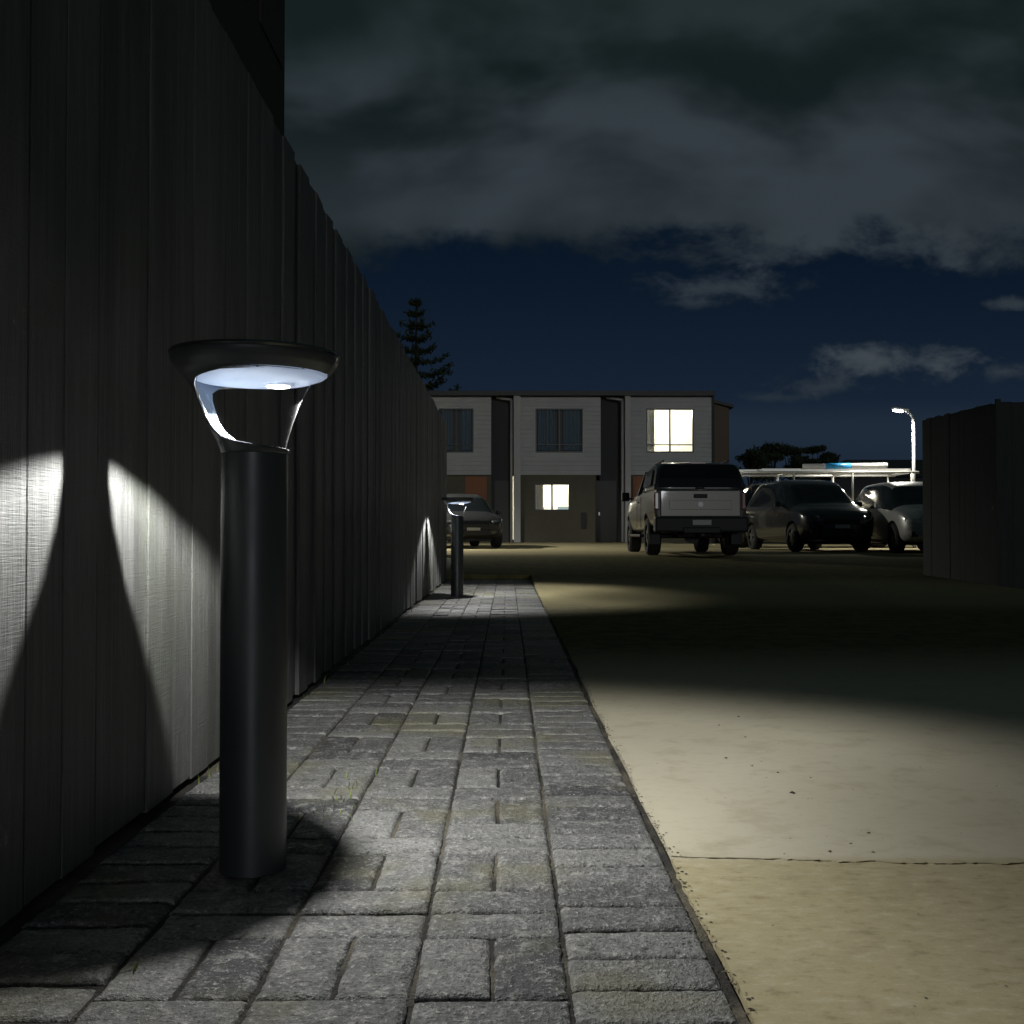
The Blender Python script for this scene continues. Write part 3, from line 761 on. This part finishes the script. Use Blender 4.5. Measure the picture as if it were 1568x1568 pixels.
# ------------------------------------------------------------ trees
def leafquad(mb,p,s,r):
    a=Vector((random.gauss(0,1),random.gauss(0,1),random.gauss(0,1))).normalized(); b_=a.orthogonal().normalized()*s; a=a*s*1.6
    mb.quad(tuple(p-a),tuple(p+b_*.6),tuple(p+a),tuple(p-b_*.6),0,r)
e=empty('norfolk_pine',(-4.0,46,.2))
mb=MB(); mb.cyl((0,0,0),(.05,0,10.4),.22,.02,n=10); mb.build('trunk',[m_bark],e,smooth=True)
mb=MB(); bb_=MB()
z=3.0
while z<10.5:
    rad=.16+(10.6-z)*.36
    nb=6; ph=R()*6
    for k in range(nb):
        a=ph+k*2*math.pi/nb+random.uniform(-.2,.2); rr=rad*random.uniform(.6,1.25)
        d=Vector((math.cos(a),math.sin(a),0)); pr=Vector((.03,0,z)); n=max(4,int(rr*11))
        for i in range(1,n+1):
            s=i/n; p=Vector((.03,0,z))+d*rr*s+Vector((0,0,-.22*rr*s+.45*rr*s*s))
            if i%2==0 or i==n: bb_.cyl(pr,p,.025*(1-s)+.008,n=5); pr=p
            if s>.15:
                for q in range(5):
                    leafquad(mb,p+Vector((random.gauss(0,.06+.08*rr*.4),random.gauss(0,.06+.08*rr*.4),random.gauss(0,.045))),random.uniform(.05,.10),R())
    z+=.50*random.uniform(.85,1.15)
for i in range(40): leafquad(mb,Vector((.05+random.gauss(0,.04),random.gauss(0,.04),random.uniform(10,10.6))),.05,R())
mb.build('needles',[m_leaf],e); bb_.build('branches',[m_bark],e)
def tree(x,y,hh,w):
    e=empty('distant_tree',(x,y,.2))
    tb=MB(); lb=MB()
    tb.cyl((0,0,0),(.1,0,hh*.55),.2,.1,n=8)
    for k in range(9):
        a=R()*6.3; el=random.uniform(.3,1.2); l=w*random.uniform(.4,.8)
        q=Vector((math.cos(a)*l*math.cos(el),math.sin(a)*l*math.cos(el),hh*.5+math.sin(el)*hh*.42))
        tb.cyl((.1,0,hh*.45),q,.07,.02,n=6)
        rr=random.uniform(.45,.9)*w*.45
        for i in range(260):
            v=Vector((random.gauss(0,1),random.gauss(0,1),random.gauss(0,.55))).normalized()*rr*random.uniform(.4,1.05)
            v.z*=.55
            leafquad(lb,q+v,random.uniform(.06,.15),R())
    tb.build('trunk',[m_bark],e);lb.build('crown',[m_leaf],e)
for px,top,w in((1147,683,2.1),(1182,668,2.4),(1212,678,2.0),(1240,674,2.4),(1262,688,1.8)):
    d=80+random.uniform(-4,4); tree((px-777)/1630*d,d,(815-top)/1630*d+.75,w)

bpy.context.view_layer.update()
dg=bpy.context.evaluated_depsgraph_get()
for o in list(bpy.data.objects):
    if o.type=='MESH' and any(m.type=='BOOLEAN' for m in o.modifiers):
        ev=o.evaluated_get(dg); me=bpy.data.meshes.new_from_object(ev)
        o.modifiers.clear(); o.data=me
        for p in me.polygons: p.use_smooth=True
        es=o.modifiers.new('es','EDGE_SPLIT');es.split_angle=math.radians(50)
for c in cuts: bpy.data.objects.remove(c,do_unlink=True)

# ------------------------------------------------------------ sun (very faint night light from behind)
L=bpy.data.lights.new('sun','SUN');L.energy=.19;L.angle=math.radians(6);L.color=(.95,.98,1)
lo=bpy.data.objects.new('sun',L);COL.objects.link(lo)
d=Vector((-.10,1,-.06)); lo.rotation_euler=d.to_track_quat('-Z','Y').to_euler()

# ------------------------------------------------------------ world
w=bpy.data.worlds.new('World'); sc.world=w; w.use_nodes=True
try: w.cycles.sampling_method='NONE'
except Exception as ex: print(ex)
t=NT(w.node_tree); bg=[n for n in t.n if n.type=='BACKGROUND'][0]
tc=t.node('ShaderNodeTexCoord'); s=t.node('ShaderNodeSeparateXYZ'); t.l.new(tc.outputs['Generated'],s.inputs[0])
yc=t.m('MAXIMUM',t.m('ABSOLUTE',s.outputs[1]),.15)
u=t.m('DIVIDE',s.outputs[0],yc); v=t.m('DIVIDE',s.outputs[2],yc)
cb=t.node('ShaderNodeCombineXYZ'); t.l.new(u,cb.inputs[0]); t.l.new(v,cb.inputs[1])
P=t.mapping(cb.outputs[0],(1,1.6,1),(3.1,1.7,0))
nA=t.noise(P,7.0,6,.6,.25); nB=t.noise(t.mapping(cb.outputs[0],(1,1.8,1),(5.3,2.6,0)),4.2,4,.48,.2); nC=t.noise(P,20,4,.65,.2)
ve=t.m('ADD',v,t.m('ADD',t.m('MULTIPLY',t.m('SUBTRACT',nA,.5),.13),t.m('MULTIPLY',t.m('SUBTRACT',nC,.5),.04)))
up=t.ss(ve,.255,.290)
clear=t.mix(t.ss(v,.30,.05),(.0026,.0076,.0175),(.0095,.0185,.035))
bright=t.ss(nB,.38,.62)
low=t.m('MULTIPLY',t.ss(v,.25,.30),t.ss(v,.40,.30))
bright=t.m('ADD',t.m('MULTIPLY',bright,t.m('SUBTRACT',1.0,t.m('MULTIPLY',low,.5))),t.m('MULTIPLY',low,.45))
ccol=t.mix(bright,(.0070,.0120,.0135),(.034,.046,.055))
ccol=t.mix(t.ss(v,.36,.52,0,.60),ccol,(.0075,.0150,.0130))
c=t.mix(up,clear,ccol)
def blob(px,py,sx,sy,amt,col=(.036,.048,.058)):
    global c
    u0=(px-777)/1630;v0=(815-py)/1630;sx/=1630;sy/=1630
    du=t.m('DIVIDE',t.m('SUBTRACT',u,u0),sx);dv=t.m('DIVIDE',t.m('SUBTRACT',v,v0),sy)
    d=t.m('SQRT',t.m('ADD',t.m('MULTIPLY',du,du),t.m('MULTIPLY',dv,dv)))
    f=t.m('SUBTRACT',1.0,d); f=t.m('ADD',f,t.m('MULTIPLY',t.m('SUBTRACT',nC,.5),3.0)); f=t.m('ADD',f,t.m('MULTIPLY',t.m('SUBTRACT',nA,.5),1.6))
    f=t.ss(f,-.1,1.2,0,amt)
    c=t.mix(f,c,col)
blob(1130,438,150,28,.75); blob(1070,462,80,12,.5); blob(1380,556,145,30,.95,(.050,.064,.075)); blob(1545,570,95,18,.8); blob(1270,590,80,18,.6)
blob(1420,370,100,45,.6); blob(1555,463,45,10,.7); blob(1190,608,60,8,.35)
c=t.mix(t.m('MULTIPLY',t.ss(v,.03,.10,0,1),t.ss(v,.13,.10,0,.5)),c,(.020,.031,.049))
t.put(bg.inputs['Color'],c)
bg.inputs['Strength'].default_value=1.0

# ------------------------------------------------------------ camera
cam=bpy.data.cameras.new('camera'); co=bpy.data.objects.new('camera',cam); COL.objects.link(co)
cam.sensor_width=36; cam.lens=36*1630/1568; cam.clip_start=.03; cam.clip_end=2500
co.location=(0,0,.644)
co.rotation_euler=(math.radians(90)+math.atan(31/1630),0,-math.atan(7/1630))
sc.camera=co
